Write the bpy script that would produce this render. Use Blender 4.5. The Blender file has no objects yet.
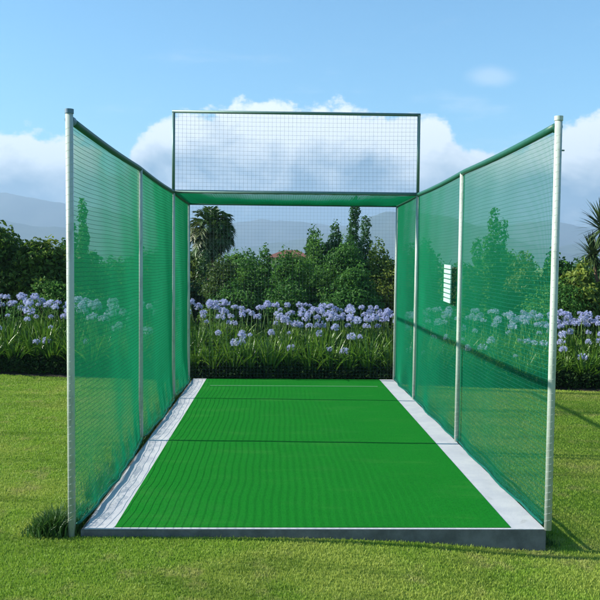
import bpy, bmesh, math, random
import numpy as np
from mathutils import Vector, Matrix, noise

# ------------------------------------------------------------------ camera
sc = bpy.context.scene
COL = sc.collection
F_PX, CAM = 844.27, Vector((-0.2268, -5.2706, 1.6694))
PITCH, YAW, ROLL = 0.0417, 0.0275, 0.0096
cam_data = bpy.data.cameras.new('camera')
cam = bpy.data.objects.new('camera', cam_data)
COL.objects.link(cam)
cam_data.sensor_width = 36.0
cam_data.lens = 36.0 * F_PX / 600.0
cam_data.clip_start, cam_data.clip_end = 0.05, 12000
Fw = Vector((math.sin(YAW) * math.cos(PITCH), math.cos(YAW) * math.cos(PITCH), -math.sin(PITCH)))
R0 = Vector((math.cos(YAW), -math.sin(YAW), 0))
U0 = R0.cross(Fw)
Rr = R0 * math.cos(ROLL) + U0 * math.sin(ROLL)
Ur = U0 * math.cos(ROLL) - R0 * math.sin(ROLL)
M = Matrix((Rr, Ur, -Fw)).transposed().to_4x4()
M.translation = CAM
cam.matrix_world = M
sc.camera = cam

# ------------------------------------------------------------------ world
SUN_EL = math.radians(28.3)
SUN_DIR = Vector((-math.cos(SUN_EL) * math.cos(0.04), math.cos(SUN_EL) * math.sin(0.04), math.sin(SUN_EL)))
world = bpy.data.worlds.new('World')
sc.world = world
world.use_nodes = True
wn, wl = world.node_tree.nodes, world.node_tree.links
wn.clear()


class NT:
    """small helper to write node trees"""
    def __init__(s, tree):
        s.t, s.n, s.l = tree, tree.nodes, tree.links

    def add(s, typ, **kw):
        nd = s.n.new(typ)
        for k, v in kw.items():
            setattr(nd, k, v)
        return nd

    def put(s, sock, v):
        if hasattr(v, 'is_linked') or isinstance(v, bpy.types.NodeSocket):
            s.l.new(v, sock)
        else:
            sock.default_value = v

    def math(s, op, a, b=0.0, c=None, clamp=False):
        m = s.add('ShaderNodeMath', operation=op, use_clamp=clamp)
        s.put(m.inputs[0], a); s.put(m.inputs[1], b)
        if c is not None: s.put(m.inputs[2], c)
        return m.outputs[0]

    def noise(s, vec, scale, detail=4.0, rough=0.5, dist=0.0):
        m = s.add('ShaderNodeTexNoise')
        if vec is not None: s.put(m.inputs['Vector'], vec)
        m.inputs['Scale'].default_value = scale
        m.inputs['Detail'].default_value = detail
        m.inputs['Roughness'].default_value = rough
        m.inputs['Distortion'].default_value = dist
        return m.outputs[0]

    def mix(s, f, a, b, blend='MIX'):
        m = s.add('ShaderNodeMix', data_type='RGBA', blend_type=blend)
        s.put(m.inputs[0], f); s.put(m.inputs[6], a); s.put(m.inputs[7], b)
        return m.outputs[2]

    def ss(s, v, lo, hi, to0=0.0, to1=1.0):
        m = s.add('ShaderNodeMapRange', interpolation_type='SMOOTHSTEP')
        s.put(m.inputs[0], v)
        m.inputs[1].default_value = lo; m.inputs[2].default_value = hi
        m.inputs[3].default_value = to0; m.inputs[4].default_value = to1
        return m.outputs[0]

    def mapping(s, vec, scale):
        m = s.add('ShaderNodeMapping')
        s.put(m.inputs[0], vec)
        m.inputs['Scale'].default_value = scale
        return m.outputs[0]


W = NT(world.node_tree)
sky = W.add('ShaderNodeTexSky', sky_type='NISHITA')
sky.sun_disc = False
sky.sun_elevation = SUN_EL
sky.sun_rotation = math.atan2(SUN_DIR.x, SUN_DIR.y)
sky.altitude = 50; sky.air_density = 1.0; sky.dust_density = 0.0; sky.ozone_density = 4.0
tc = W.add('ShaderNodeTexCoord')
sep = W.add('ShaderNodeSeparateXYZ'); W.put(sep.inputs[0], tc.outputs['Generated'])
az = W.math('ARCTAN2', sep.outputs[0], sep.outputs[1])          # 0 = down the pitch, + to the right
hyp = W.math('SQRT', W.math('ADD', W.math('MULTIPLY', sep.outputs[0], sep.outputs[0]), W.math('MULTIPLY', sep.outputs[1], sep.outputs[1])))
el = W.math('ARCTAN2', sep.outputs[2], hyp)
# cloud-top elevation along the azimuth
crv = W.add('ShaderNodeFloatCurve')
AZ0, AZ1 = -0.42, 0.47
def az_px(px): return (math.atan((px - 300) / F_PX) + YAW - AZ0) / (AZ1 - AZ0)
def el_py(px, py): return (264.5 + (px - 277) * 0.0096 - py) / F_PX
prof = [(-60, 150), (0, 143), (40, 136), (75, 143), (100, 158), (116, 178), (130, 160), (142, 138), (165, 116), (205, 112), (245, 103), (300, 107),
        (350, 108), (400, 119), (435, 122), (470, 150), (500, 158), (540, 140), (575, 128), (610, 126), (660, 140)]
cm = crv.mapping.curves[0]
cm.points[0].location = (0, el_py(0, 150) / 0.25)
cm.points[1].location = (1, el_py(600, 135) / 0.25)
for px, py in prof:
    cm.points.new(az_px(px), el_py(px, py) / 0.25)
crv.mapping.update()
W.put(crv.inputs[1], W.math('DIVIDE', W.math('SUBTRACT', az, AZ0), AZ1 - AZ0, clamp=True))
top = W.math('MULTIPLY', crv.outputs[0], 0.25)
cv = W.add('ShaderNodeCombineXYZ')
W.put(cv.inputs[0], az); W.put(cv.inputs[1], W.math('MULTIPLY', el, 1.35)); cv.inputs[2].default_value = 2.3
bil = W.noise(cv.outputs[0], 22.0, 12.0, 0.62, 0.0)
bil2 = W.noise(cv.outputs[0], 11.0, 10.0, 0.58, 0.25)
d = W.math('ADD', W.math('SUBTRACT', top, el), W.math('MULTIPLY', W.math('SUBTRACT', bil, 0.5), 0.075))
cmask = W.ss(d, -0.002, 0.010)
# thin wisps higher up
wisp_v = W.add('ShaderNodeCombineXYZ'); W.put(wisp_v.inputs[0], az); W.put(wisp_v.inputs[1], W.math('MULTIPLY', el, 4.0)); wisp_v.inputs[2].default_value = 5.0
wisp = W.ss(W.noise(wisp_v.outputs[0], 6.0, 6.0, 0.6), 0.56, 0.85, 0.0, 0.30)
wisp = W.math('MULTIPLY', wisp, W.ss(el, 0.32, 0.2))
dist2 = W.math('SQRT', W.math('ADD', W.math('POWER', W.math('DIVIDE', W.math('SUBTRACT', az, 0.244), 0.022), 2.0),
                              W.math('POWER', W.math('DIVIDE', W.math('SUBTRACT', el, 0.214), 0.010), 2.0)))
tuft = W.math('MULTIPLY', W.ss(W.math('ADD', dist2, W.math('MULTIPLY', bil, 1.4)), 2.3, 1.0), 0.28)
cmask = W.math('MAXIMUM', cmask, W.math('MAXIMUM', wisp, tuft))
# cloud shading: bright billowed tops, blue-grey undersides melting into the horizon
bright = W.math('ADD', W.ss(el, 0.050, 0.150, -0.15, 0.85), W.math('MULTIPLY', W.math('SUBTRACT', bil2, 0.52), 3.2))
bright = W.math('ADD', bright, W.ss(d, 0.06, 0.0, -0.05, 0.45), clamp=True)
ccol = W.mix(bright, (0.20, 0.33, 0.46, 1), (0.90, 0.96, 1.0, 1))
b1 = W.add('ShaderNodeBackground'); W.put(b1.inputs[0], W.mix(1.0, sky.outputs[0], (0.72, 1.01, 1.0, 1), 'MULTIPLY')); b1.inputs[1].default_value = 0.104
b2 = W.add('ShaderNodeBackground'); W.put(b2.inputs[0], ccol); b2.inputs[1].default_value = 0.64
ms = W.add('ShaderNodeMixShader'); W.put(ms.inputs[0], cmask)
W.l.new(b1.outputs[0], ms.inputs[1]); W.l.new(b2.outputs[0], ms.inputs[2])
wo = W.add('ShaderNodeOutputWorld'); W.l.new(ms.outputs[0], wo.inputs[0])

# ------------------------------------------------------------------ sun, exposure
sl = bpy.data.lights.new('sun', 'SUN')
sl.energy = 5.0; sl.angle = math.radians(0.5); sl.color = (1.0, 0.95, 0.86)
so = bpy.data.objects.new('sun', sl); COL.objects.link(so)
so.rotation_euler = SUN_DIR.to_track_quat('Z', 'Y').to_euler()
so.location = (-20, 5, 15)
sc.view_settings.view_transform = 'Standard'
sc.view_settings.look = 'None'
sc.view_settings.gamma = 1
sc.view_settings.use_curve_mapping = False
sc.view_settings.exposure = 1.1

rng = np.random.default_rng(7)
random.seed(7)

# ------------------------------------------------------------------ helpers
def mat(name, build):
    m = bpy.data.materials.new(name); m.use_nodes = True
    m.node_tree.nodes.clear()
    T = NT(m.node_tree)
    out = T.add('ShaderNodeOutputMaterial')
    T.l.new(build(T), out.inputs[0])
    return m


def principled(T, col, rough=0.6, metal=0.0, bump=None, bstr=0.3, bdist=0.01, spec=0.5):
    p = T.add('ShaderNodeBsdfPrincipled')
    T.put(p.inputs['Base Color'], col); T.put(p.inputs['Roughness'], rough)
    p.inputs['Metallic'].default_value = metal
    p.inputs['Specular IOR Level'].default_value = spec
    if bump is not None:
        b = T.add('ShaderNodeBump'); b.inputs['Strength'].default_value = bstr; b.inputs['Distance'].default_value = bdist
        T.put(b.inputs['Height'], bump); T.l.new(b.outputs[0], p.inputs['Normal'])
    return p.outputs[0]


def add_trans(T, sh, col, f):
    t = T.add('ShaderNodeBsdfTranslucent'); T.put(t.inputs[0], col)
    m = T.add('ShaderNodeMixShader'); m.inputs[0].default_value = f
    T.l.new(sh, m.inputs[1]); T.l.new(t.outputs[0], m.inputs[2])
    return m.outputs[0]


def leaf_mat(name, c1, c2, c3=None, rough=0.5, trans=0.3, scale=1.2, spec=0.4):
    def b(T):
        g = T.add('ShaderNodeNewGeometry')
        c = T.mix(g.outputs['Random Per Island'], (*c1, 1), (*c2, 1))
        if c3 is not None:
            n = T.noise(g.outputs['Position'], scale, 3.0)
            c = T.mix(T.ss(n, 0.48, 0.66), c, (*c3, 1))
        return add_trans(T, principled(T, c, rough, spec=spec), c, trans)
    return mat(name, b)


def mesh_obj(name, V, Fc, m=None, parent=None, smooth=False):
    me = bpy.data.meshes.new(name)
    V = np.asarray(V, dtype=np.float32).reshape(-1, 3)
    if isinstance(Fc, np.ndarray):
        n, k = Fc.shape
        me.vertices.add(len(V)); me.vertices.foreach_set('co', V.ravel())
        me.loops.add(n * k); me.loops.foreach_set('vertex_index', Fc.astype(np.int32).ravel())
        me.polygons.add(n)
        me.polygons.foreach_set('loop_start', np.arange(0, n * k, k, dtype=np.int32))
        me.update(calc_edges=True)
    else:
        me.from_pydata([tuple(map(float, v)) for v in V], [], Fc); me.update()
    me.polygons.foreach_set('use_smooth', np.full(len(me.polygons), bool(smooth)))
    if m is not None: me.materials.append(m)
    o = bpy.data.objects.new(name, me); COL.objects.link(o)
    if parent is not None: o.parent = parent
    return o


def empty(name, loc=(0, 0, 0), rz=0.0):
    o = bpy.data.objects.new(name, None); COL.objects.link(o)
    o.location = loc; o.rotation_euler = (0, 0, rz); o.empty_display_size = 0.2
    return o


def tag(o, label=None, cat=None, group=None, kind=None):
    if label: o['label'] = label
    if cat: o['category'] = cat
    if group: o['group'] = group
    if kind: o['kind'] = kind
    return o


class MB:
    """collects quads"""
    def __init__(s): s.v, s.f = [], []

    def tube(s, pts, r, n=8, cap=True):
        pts = [Vector(p) for p in pts]
        rs = r if isinstance(r, (list, tuple)) else [r] * len(pts)
        base = len(s.v); up = None
        for i, p in enumerate(pts):
            a = pts[max(0, i - 1)]; b = pts[min(len(pts) - 1, i + 1)]
            t = (b - a).normalized()
            if up is None:
                up = t.orthogonal().normalized()
            up = (up - t * up.dot(t)).normalized()
            w = t.cross(up)
            for k in range(n):
                an = 2 * math.pi * k / n
                s.v.append(p + (up * math.cos(an) + w * math.sin(an)) * rs[i])
        for i in range(len(pts) - 1):
            for k in range(n):
                a = base + i * n + k; b = base + i * n + (k + 1) % n
                s.f.append((a, b, b + n, a + n))
        if cap:
            s.f.append(tuple(base + k for k in range(n))[::-1])
            s.f.append(tuple(base + (len(pts) - 1) * n + k for k in range(n)))
        return s

    def box(s, lo, hi):
        b = len(s.v)
        for z in (lo[2], hi[2]):
            for y in (lo[1], hi[1]):
                for x in (lo[0], hi[0]):
                    s.v.append((x, y, z))
        s.f += [(b, b + 2, b + 3, b + 1), (b + 4, b + 5, b + 7, b + 6), (b, b + 1, b + 5, b + 4), (b + 2, b + 6, b + 7, b + 3), (b, b + 4, b + 6, b + 2), (b + 1, b + 3, b + 7, b + 5)]
        return s

    def build(s, name, m, parent=None, smooth=False):
        return mesh_obj(name, [tuple(v) for v in s.v], s.f, m, parent, smooth)


def tubes_np(paths, r, n=4):
    """paths: (N, S, 3) array of cords -> verts, quads (vectorised)"""
    P = np.asarray(paths, dtype=np.float64)
    N, S, _ = P.shape
    T = np.gradient(P, axis=1); T /= np.linalg.norm(T, axis=2, keepdims=True)
    ref = np.where(np.abs(T[..., 2:3]) > 0.9, np.array([1., 0, 0]), np.array([0, 0, 1.]))
    A = np.cross(T, ref); A /= np.linalg.norm(A, axis=2, keepdims=True)
    B = np.cross(T, A)
    ang = np.arange(n) * 2 * np.pi / n + 0.4
    V = P[:, :, None, :] + r * (A[:, :, None, :] * np.cos(ang)[None, None, :, None] + B[:, :, None, :] * np.sin(ang)[None, None, :, None])
    idx = np.arange(N * S * n).reshape(N, S, n)
    a = idx[:, :-1, :]; b = np.roll(idx, -1, axis=2)[:, :-1, :]
    c = np.roll(idx, -1, axis=2)[:, 1:, :]; d_ = idx[:, 1:, :]
    return V.reshape(-1, 3), np.stack([a, b, c, d_], -1).reshape(-1, 4)


def gz(x, y):
    """lawn height"""
    x = np.asarray(x, dtype=float); y = np.asarray(y, dtype=float)
    z = -0.076 - 0.020 * np.clip(x, -5, 5)
    z = z + 0.012 * np.sin(x * 1.1 + 0.6) * np.sin(y * 0.9 + 1.0) * (np.abs(y) < 30)
    z = z - 0.045 * np.exp(-(((x - 1.55) / 0.75) ** 2 + ((y + 0.1) / 0.9) ** 2)) + 0.012 * np.exp(-(((x + 0.4) / 1.2) ** 2 + ((y + 0.1) / 0.7) ** 2))
    return z - 0.02 * np.clip((np.hypot(x, y) - 25) / 40, 0, 8)


def at(px, py, Y):
    """a world point on the ray through a photo pixel, at world depth Y"""
    dd = Fw + Rr * ((px - 300) / F_PX) - Ur * ((py - 300) / F_PX)
    return CAM + dd * ((Y - CAM.y) / dd.y)


# ------------------------------------------------------------------ materials
def m_grass(T):
    g = T.add('ShaderNodeNewGeometry'); pos = g.outputs['Position']
    a = T.noise(pos, 0.7, 5.0, 0.6); b = T.noise(pos, 4.0, 5.0, 0.65)
    c3 = T.noise(T.mapping(pos, (1.5, 6.0, 1.0)), 14.0, 4.0, 0.7)
    c = T.mix(T.ss(a, 0.4, 0.62), (0.12, 0.21, 0.020, 1), (0.20, 0.27, 0.035, 1))
    c = T.mix(T.ss(b, 0.50, 0.72, 0, 0.7), c, (0.235, 0.215, 0.075, 1))
    c = T.mix(T.ss(c3, 0.5, 0.25, 0, 0.6), c, (0.060, 0.095, 0.016, 1))
    return principled(T, c, 0.9, bump=c3, bstr=0.6, bdist=0.02, spec=0.15)
MAT_GRASS = mat('lawn_soil_and_grass', m_grass)


def m_blade(T):
    g = T.add('ShaderNodeNewGeometry'); pos = g.outputs['Position']
    a = T.noise(pos, 0.7, 5.0, 0.6); b = T.noise(pos, 4.0, 5.0, 0.65)
    c = T.mix(g.outputs['Random Per Island'], (0.19, 0.33, 0.026, 1), (0.285, 0.42, 0.050, 1))
    c = T.mix(T.ss(a, 0.46, 0.60, 0, 0.8), c, (0.35, 0.41, 0.075, 1))
    a2 = T.noise(T.mapping(pos, (0.5, 1.6, 1)), 1.7, 4.0, 0.6)
    c = T.mix(T.ss(a2, 0.50, 0.36, 0, 0.6), c, (0.115, 0.21, 0.018, 1))
    c = T.mix(T.ss(b, 0.52, 0.72, 0, 0.65), c, (0.41, 0.40, 0.13, 1))
    return add_trans(T, principled(T, c, 0.55, spec=0.3), c, 0.35)
MAT_BLADE = mat('grass_blade', m_blade)
MAT_TALL = leaf_mat('long_grass', (0.03, 0.09, 0.012), (0.07, 0.15, 0.03))


def m_turf(T):
    g = T.add('ShaderNodeNewGeometry'); pos = g.outputs['Position']
    a = T.noise(pos, 1.3, 4.0, 0.6); f = T.noise(pos, 260.0, 2.0, 0.6)
    w = T.add('ShaderNodeTexWave', wave_type='BANDS', bands_direction='Y'); T.put(w.inputs[0], pos)
    w.inputs['Scale'].default_value = 9.0; w.inputs['Distortion'].default_value = 0.5
    w.inputs['Detail'].default_value = 2.0; w.inputs['Detail Scale'].default_value = 0.3
    c = T.mix(a, (0.007, 0.175, 0.012, 1), (0.011, 0.215, 0.016, 1))
    c = T.mix(T.ss(f, 0.35, 0.7, 0.0, 0.5), c, (0.003, 0.115, 0.010, 1))
    c = T.mix(T.math('MULTIPLY', w.outputs[1], 0.10), c, (0.03, 0.30, 0.05, 1))
    f2 = T.noise(T.mapping(pos, (1.0, 0.35, 1.0)), 95.0, 3.0, 0.7)
    c = T.mix(T.ss(f2, 0.46, 0.62, 0.0, 0.45), c, (0.004, 0.120, 0.010, 1))
    wr = T.noise(pos, 0.9, 6.0, 0.7)
    c = T.mix(T.ss(wr, 0.52, 0.70, 0.0, 0.35), c, (0.030, 0.190, 0.030, 1))
    fl = T.noise(pos, 55.0, 3.0, 0.8)
    c = T.mix(T.ss(fl, 0.70, 0.78, 0.0, 0.5), c, (0.14, 0.26, 0.10, 1))
    sm = T.noise(T.mapping(pos, (0.5, 1.4, 1)), 2.2, 5.0, 0.65)
    c = T.mix(T.ss(sm, 0.5, 0.75, 0.0, 0.25), c, (0.06, 0.24, 0.04, 1))
    return principled(T, c, 0.85, bump=f, bstr=0.5, bdist=0.004, spec=0.04)
MAT_TURF = mat('artificial_turf', m_turf)
MAT_LINE = mat('worn_line', lambda T: principled(T, (0.17, 0.42, 0.17, 1), 0.9))


def m_conc(c1, c2):
    def b(T):
        g = T.add('ShaderNodeNewGeometry'); pos = g.outputs['Position']
        a = T.noise(pos, 5.0, 6.0, 0.7); f = T.noise(pos, 60.0, 4.0, 0.7)
        c = T.mix(T.ss(a, 0.35, 0.7), (*c1, 1), (*c2, 1))
        c = T.mix(T.ss(f, 0.62, 0.8, 0, 0.35), c, (0.22, 0.21, 0.19, 1))
        return principled(T, c, 0.85, bump=f, bstr=0.4, bdist=0.003, spec=0.25)
    return b
MAT_CONC = mat('concrete', m_conc((0.12, 0.115, 0.10), (0.21, 0.20, 0.18)))
def m_whitep(T):
    g = T.add('ShaderNodeNewGeometry'); pos = g.outputs['Position']
    a = T.noise(pos, 3.0, 6.0, 0.7); f = T.noise(pos, 70.0, 4.0, 0.7); k = T.noise(pos, 9.0, 8.0, 0.75, 0.6)
    c = T.mix(T.ss(a, 0.35, 0.65), (0.50, 0.50, 0.51, 1), (0.60, 0.59, 0.57, 1))
    c = T.mix(T.ss(k, 0.57, 0.70, 0, 0.45), c, (0.36, 0.35, 0.31, 1))
    c = T.mix(T.ss(f, 0.62, 0.76, 0, 0.35), c, (0.25, 0.24, 0.22, 1))
    return principled(T, c, 0.85, bump=f, bstr=0.5, bdist=0.003, spec=0.2)
MAT_WHITE = mat('white_painted_concrete', m_whitep)


def m_post(T):
    g = T.add('ShaderNodeNewGeometry'); pos = g.outputs['Position']
    a = T.noise(T.mapping(pos, (6, 6, 1.5)), 3.0, 5.0, 0.7)
    c = T.mix(T.ss(a, 0.45, 0.75), (0.47, 0.53, 0.46, 1), (0.27, 0.33, 0.27, 1))
    return principled(T, c, 0.42, bump=a, bstr=0.15, bdist=0.004)
MAT_POST = mat('white_painted_steel', m_post)


def m_galv(c1, c2, met=0.3):
    def b(T):
        g = T.add('ShaderNodeNewGeometry'); a = T.noise(g.outputs['Position'], 25.0, 4.0, 0.6)
        return principled(T, T.mix(a, (*c1, 1), (*c2, 1)), 0.5, met)
    return b
MAT_GALV = mat('grey_green_steel', m_galv((0.10, 0.19, 0.17), (0.17, 0.27, 0.24)))
MAT_CAP = mat('blue_grey_plastic', m_galv((0.09, 0.17, 0.24), (0.13, 0.22, 0.30), 0.0))
MAT_RAIL = mat('dark_green_rail', m_galv((0.006, 0.075, 0.045), (0.012, 0.115, 0.07), 0.0))


def m_cord(c1, c2, tr):
    def b(T):
        g = T.add('ShaderNodeNewGeometry'); a = T.noise(g.outputs['Position'], 3.0, 3.0, 0.6)
        c = T.mix(a, (*c1, 1), (*c2, 1))
        return add_trans(T, principled(T, c, 0.6, spec=0.3), c, tr)
    return b
MAT_NET = mat('green_polyethylene_cord', m_cord((0.000, 0.37, 0.165), (0.001, 0.47, 0.225), 0.5))
MAT_NETD = mat('dark_green_cord', m_cord((0.002, 0.12, 0.09), (0.004, 0.17, 0.12), 0.2))
MAT_GREYCORD = mat('grey_cord', m_cord((0.10, 0.13, 0.15), (0.16, 0.20, 0.22), 0.1))
MAT_LACE = mat('pale_lacing_cord', m_cord((0.45, 0.52, 0.46), (0.55, 0.62, 0.55), 0.1))
MAT_SIGN = mat('white_board', lambda T: principled(T, (0.36, 0.56, 0.47, 1), 0.6))
MAT_SOIL = mat('bed_soil', m_conc((0.020, 0.016, 0.010), (0.045, 0.035, 0.022)))


def m_bark(c1, c2):
    def b(T):
        g = T.add('ShaderNodeNewGeometry'); pos = g.outputs['Position']
        a = T.noise(T.mapping(pos, (6, 6, 1.2)), 6.0, 5.0, 0.7)
        return principled(T, T.mix(a, (*c1, 1), (*c2, 1)), 0.9, bump=a, bstr=0.8, bdist=0.03, spec=0.1)
    return b
MAT_BARK = mat('bark', m_bark((0.05, 0.035, 0.022), (0.14, 0.11, 0.08)))
MAT_PBARK = mat('palm_bark', m_bark((0.10, 0.06, 0.035), (0.26, 0.18, 0.11)))

# ------------------------------------------------------------------ setting: ground
ax = np.concatenate([-np.geomspace(3300, 14, 22), np.linspace(-13, 13, 105), np.geomspace(14, 3300, 22)])
ay = np.concatenate([-np.geomspace(3300, 14, 14), np.linspace(-13, 13, 105), np.geomspace(14, 3300, 22)])
GX, GY = np.meshgrid(ax, ay)
V = np.stack([GX, GY, gz(GX, GY)], -1).reshape(-1, 3)
I = np.arange(len(V)).reshape(GX.shape)
Fq = np.stack([I[:-1, :-1], I[:-1, 1:], I[1:, 1:], I[1:, :-1]], -1).reshape(-1, 4)
tag(mesh_obj('lawn_ground', V, Fq, MAT_GRASS, smooth=True), 'mown yellow green lawn around the practice pitch', kind='structure')

BED_Y0, BED_Y1 = 7.14, 9.5
bx_ = np.linspace(-12, 13, 120); by_ = np.linspace(BED_Y0, BED_Y1, 12)
BX, BY = np.meshgrid(bx_, by_)
edge = np.minimum(BY - BED_Y0, BED_Y1 - BY)
BZ = gz(BX, BY) + 0.004 + np.clip(edge * 0.35, 0, 0.07) + 0.012 * np.sin(BX * 9) * np.sin(BY * 13) * (edge > 0.05)
BYw = BY + (BY == BED_Y0) * 0.05 * np.sin(BX * 2.3)
V = np.stack([BX, BYw, BZ], -1).reshape(-1, 3)
I = np.arange(len(V)).reshape(BX.shape)
Fq = np.stack([I[:-1, :-1], I[:-1, 1:], I[1:, 1:], I[1:, :-1]], -1).reshape(-1, 4)
tag(mesh_obj('flower_bed_soil', V, Fq, MAT_SOIL, smooth=True), 'dark soil of the flower bed', kind='structure')

# hills: ridge strips with real depth
def hills(name, prof, Y, depth, c1, c2, label, seed):
    xs = np.array([at(p, 264, Y).x for p, _ in prof]); zs = np.array([at(p, y, Y).z for p, y in prof])
    gx = np.linspace(-3000, 3000, 420); gy = np.linspace(-1, 1, 40)
    ridge = np.interp(gx, xs, zs)
    X_, Y_ = np.meshgrid(gx, gy)
    out = np.zeros_like(X_)
    for j in range(len(gy)):
        for i in range(len(gx)):
            n = noise.fractal(Vector((gx[i] * 0.004, gy[j] * 2.2, seed)), 1.0, 2.1, 6)
            fall = (1 - abs(gy[j]) ** 1.25)
            out[j, i] = ridge[i] * fall * (1 + 0.10 * n * (1 if gy[j] else .4)) + 9 * n * fall
    V = np.stack([X_, Y + Y_ * depth, out - 14], -1).reshape(-1, 3)
    I = np.arange(len(V)).reshape(X_.shape)
    Fq = np.stack([I[:-1, :-1], I[:-1, 1:], I[1:, 1:], I[1:, :-1]], -1).reshape(-1, 4)
    def m(T):
        g = T.add('ShaderNodeNewGeometry'); a = T.noise(g.outputs['Position'], 0.006, 6.0, 0.65)
        return principled(T, T.mix(T.ss(a, .4, .62), (*c1, 1), (*c2, 1)), 0.9, spec=0.1)
    tag(mesh_obj(name, V, Fq, mat(name, m), smooth=True), label, kind='structure')

hills('hills', [(-700, 238), (-300, 226), (-60, 216), (0, 214), (60, 220), (120, 232), (190, 244), (250, 240), (300, 234), (335, 228), (360, 216), (385, 206), (410, 201), (440, 208), (480, 222), (525, 236),
                (555, 244), (570, 240), (610, 236), (700, 228), (1300, 236)], 2300, 420, (0.035, 0.06, 0.035), (0.07, 0.09, 0.05), 'nearer blue hills', 3.1)
hills('far_mountains', [(-700, 215), (-200, 200), (0, 193), (60, 199), (150, 214), (230, 222), (300, 217), (350, 222), (450, 224), (530, 222), (600, 228), (900, 218), (1300, 230)],
      3050, 300, (0.05, 0.07, 0.05), (0.09, 0.10, 0.08), 'far pale mountains under the clouds', 8.4)

HB = MB().box((-3400, -3400, -30), (3400, 3400, 270))
hz = HB.build('haze', None)
hm = bpy.data.materials.new('haze_air'); hm.use_nodes = True; hm.node_tree.nodes.clear()
HT = NT(hm.node_tree); ho = HT.add('ShaderNodeOutputMaterial'); pv = HT.add('ShaderNodeVolumePrincipled')
pv.inputs['Color'].default_value = (0.46, 0.66, 0.86, 1); pv.inputs['Density'].default_value = 0.00043; pv.inputs['Anisotropy'].default_value = 0.1
HT.l.new(pv.outputs[0], ho.inputs['Volume'])
hz.data.materials.append(hm)
tag(hz, 'thin bluish haze in the air', kind='stuff')

# ------------------------------------------------------------------ slab and turf
HW, Y2, Y3, Y4, H, HU = 1.5, 2.68, 5.19, 6.98, 2.55, 3.53
slab = MB().box((-1.445, 0, -0.45), (1.5, 7.02, -0.004))
slab_o = slab.build('concrete_slab', MAT_CONC)
bm = bmesh.new(); bm.from_mesh(slab_o.data)
bmesh.ops.bevel(bm, geom=[e for e in bm.edges if all(v.co.z > -0.1 for v in e.verts)], offset=0.004, segments=2, affect='EDGES')
bm.to_mesh(slab_o.data); bm.free()
tag(slab_o, 'grey concrete slab raised above the lawn under the green turf pitch', 'concrete slab')
# painted top: wavy outer edge on the left where the paint and mortar are ragged
def strip(x0, x1, wob, name='painted_border'):
    ys = np.linspace(0.002, 7.018, 160)
    Vv, Ff = [], []
    for i, y in enumerate(ys):
        k = 0.5 + 0.5 * noise.noise(Vector((x0, y * 3.5, 0.3)))
        a = x0 + wob * k * (1.0 if x0 < 0 else 0); b = x1 - (wob * k if x1 > 1.4 else 0)
        Vv += [(a, y, 0.0), (b, y, 0.0), (b, y, -0.0035), (a, y, -0.0035)]
    for i in range(len(ys) - 1):
        q = 4 * i
        for k in range(4): Ff.append((q + k, q + (k + 1) % 4, q + 4 + (k + 1) % 4, q + 4 + k))
    Ff += [(0, 1, 2, 3), (q + 7, q + 6, q + 5, q + 4)]
    o = mesh_obj(name, Vv, [f[::-1] for f in Ff], MAT_WHITE, slab_o); return o
strip(-1.442, -1.24, 0.025); strip(1.285, 1.497, 0.006)
MB().box((-1.2395, 0.002, -0.0035), (1.2845, 0.028, 0.0)).build('painted_border', MAT_WHITE, slab_o)

tx = np.linspace(-1.238, 1.283, 30); ty = np.linspace(0.030, 6.99, 70)
TX, TY = np.meshgrid(tx, ty)
TZ = 0.003 + 0.0015 * np.sin(TY * 7 + TX * 2) * np.sin(TX * 5)
V = np.stack([TX, TY, TZ], -1).reshape(-1, 3); I = np.arange(len(V)).reshape(TX.shape)
Fq = np.stack([I[:-1, :-1], I[:-1, 1:], I[1:, 1:], I[1:, :-1]], -1).reshape(-1, 4)
turf = mesh_obj('artificial_turf', V, Fq, MAT_TURF)
sm_ = turf.modifiers.new('thickness', 'SOLIDIFY'); sm_.thickness = 0.006; sm_.offset = -1
tag(turf, 'bright green artificial turf strip laid between the two white borders', 'artificial turf')
MB().box((-1.13, 6.24, 0.0045), (1.17, 6.268, 0.0085)).build('crease_line', MAT_LINE, turf)

# ------------------------------------------------------------------ cage
cage = empty('practice_cage', (0, 0, 0))
tag(cage, 'practice cage of green side nets on white steel posts with raised back frame', 'practice cage')
for side in (-1, 1):
    for y in (0.0, Y2, Y3, Y4):
        x = side * HW
        if y == 0.0 and side < 0: zb = float(gz(x, y)) - 0.05
        elif side > 0: zb = -0.003
        else: zb = float(gz(x, y)) - 0.05
        x += 0.012 if side > 0 and y == 0 else 0
        r = 0.0235
        lean = 0.012 * side
        post = MB().tube([(x, y, zb), (x + lean * .5, y, H * .5), (x + lean, y, H + (0.035 if y == 0 else 0.0))], r, 20).build('post', MAT_POST, cage, True)
        if y == 0.0:
            MB().tube([(x + lean, y, H + 0.035), (x + lean, y, H + 0.062)], r + 0.004, 20).build('post_cap', MAT_CAP if side < 0 else MAT_POST, post, False)
            MB().tube([(x + lean, y + .005, H - .002), (x + lean, y + 0.075, H - .002)], 0.029, 14).build('rail_clamp', MAT_CAP if side < 0 else MAT_RAIL, post, False)
            if side > 0:
                MB().tube([(x + .02, y, H - .15), (x + .052, y, H - .15)], 0.005, 8).build('bolt', MAT_GALV, post, True)
        # lacing cord wound round the post, one turn per mesh
        pts = []
        turns = int((H - 0.05) / 0.045)
        for i in range(turns * 8):
            a = i / 8 * 2 * math.pi
            z = 0.03 + i / 8 * 0.045
            pts.append((x + lean * z / H + (r + 0.001) * math.cos(a), y + (r + 0.001) * math.sin(a), z))
        MB().tube(pts, 0.0011, 4).build('lacing', MAT_LACE, post, True)
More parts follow.
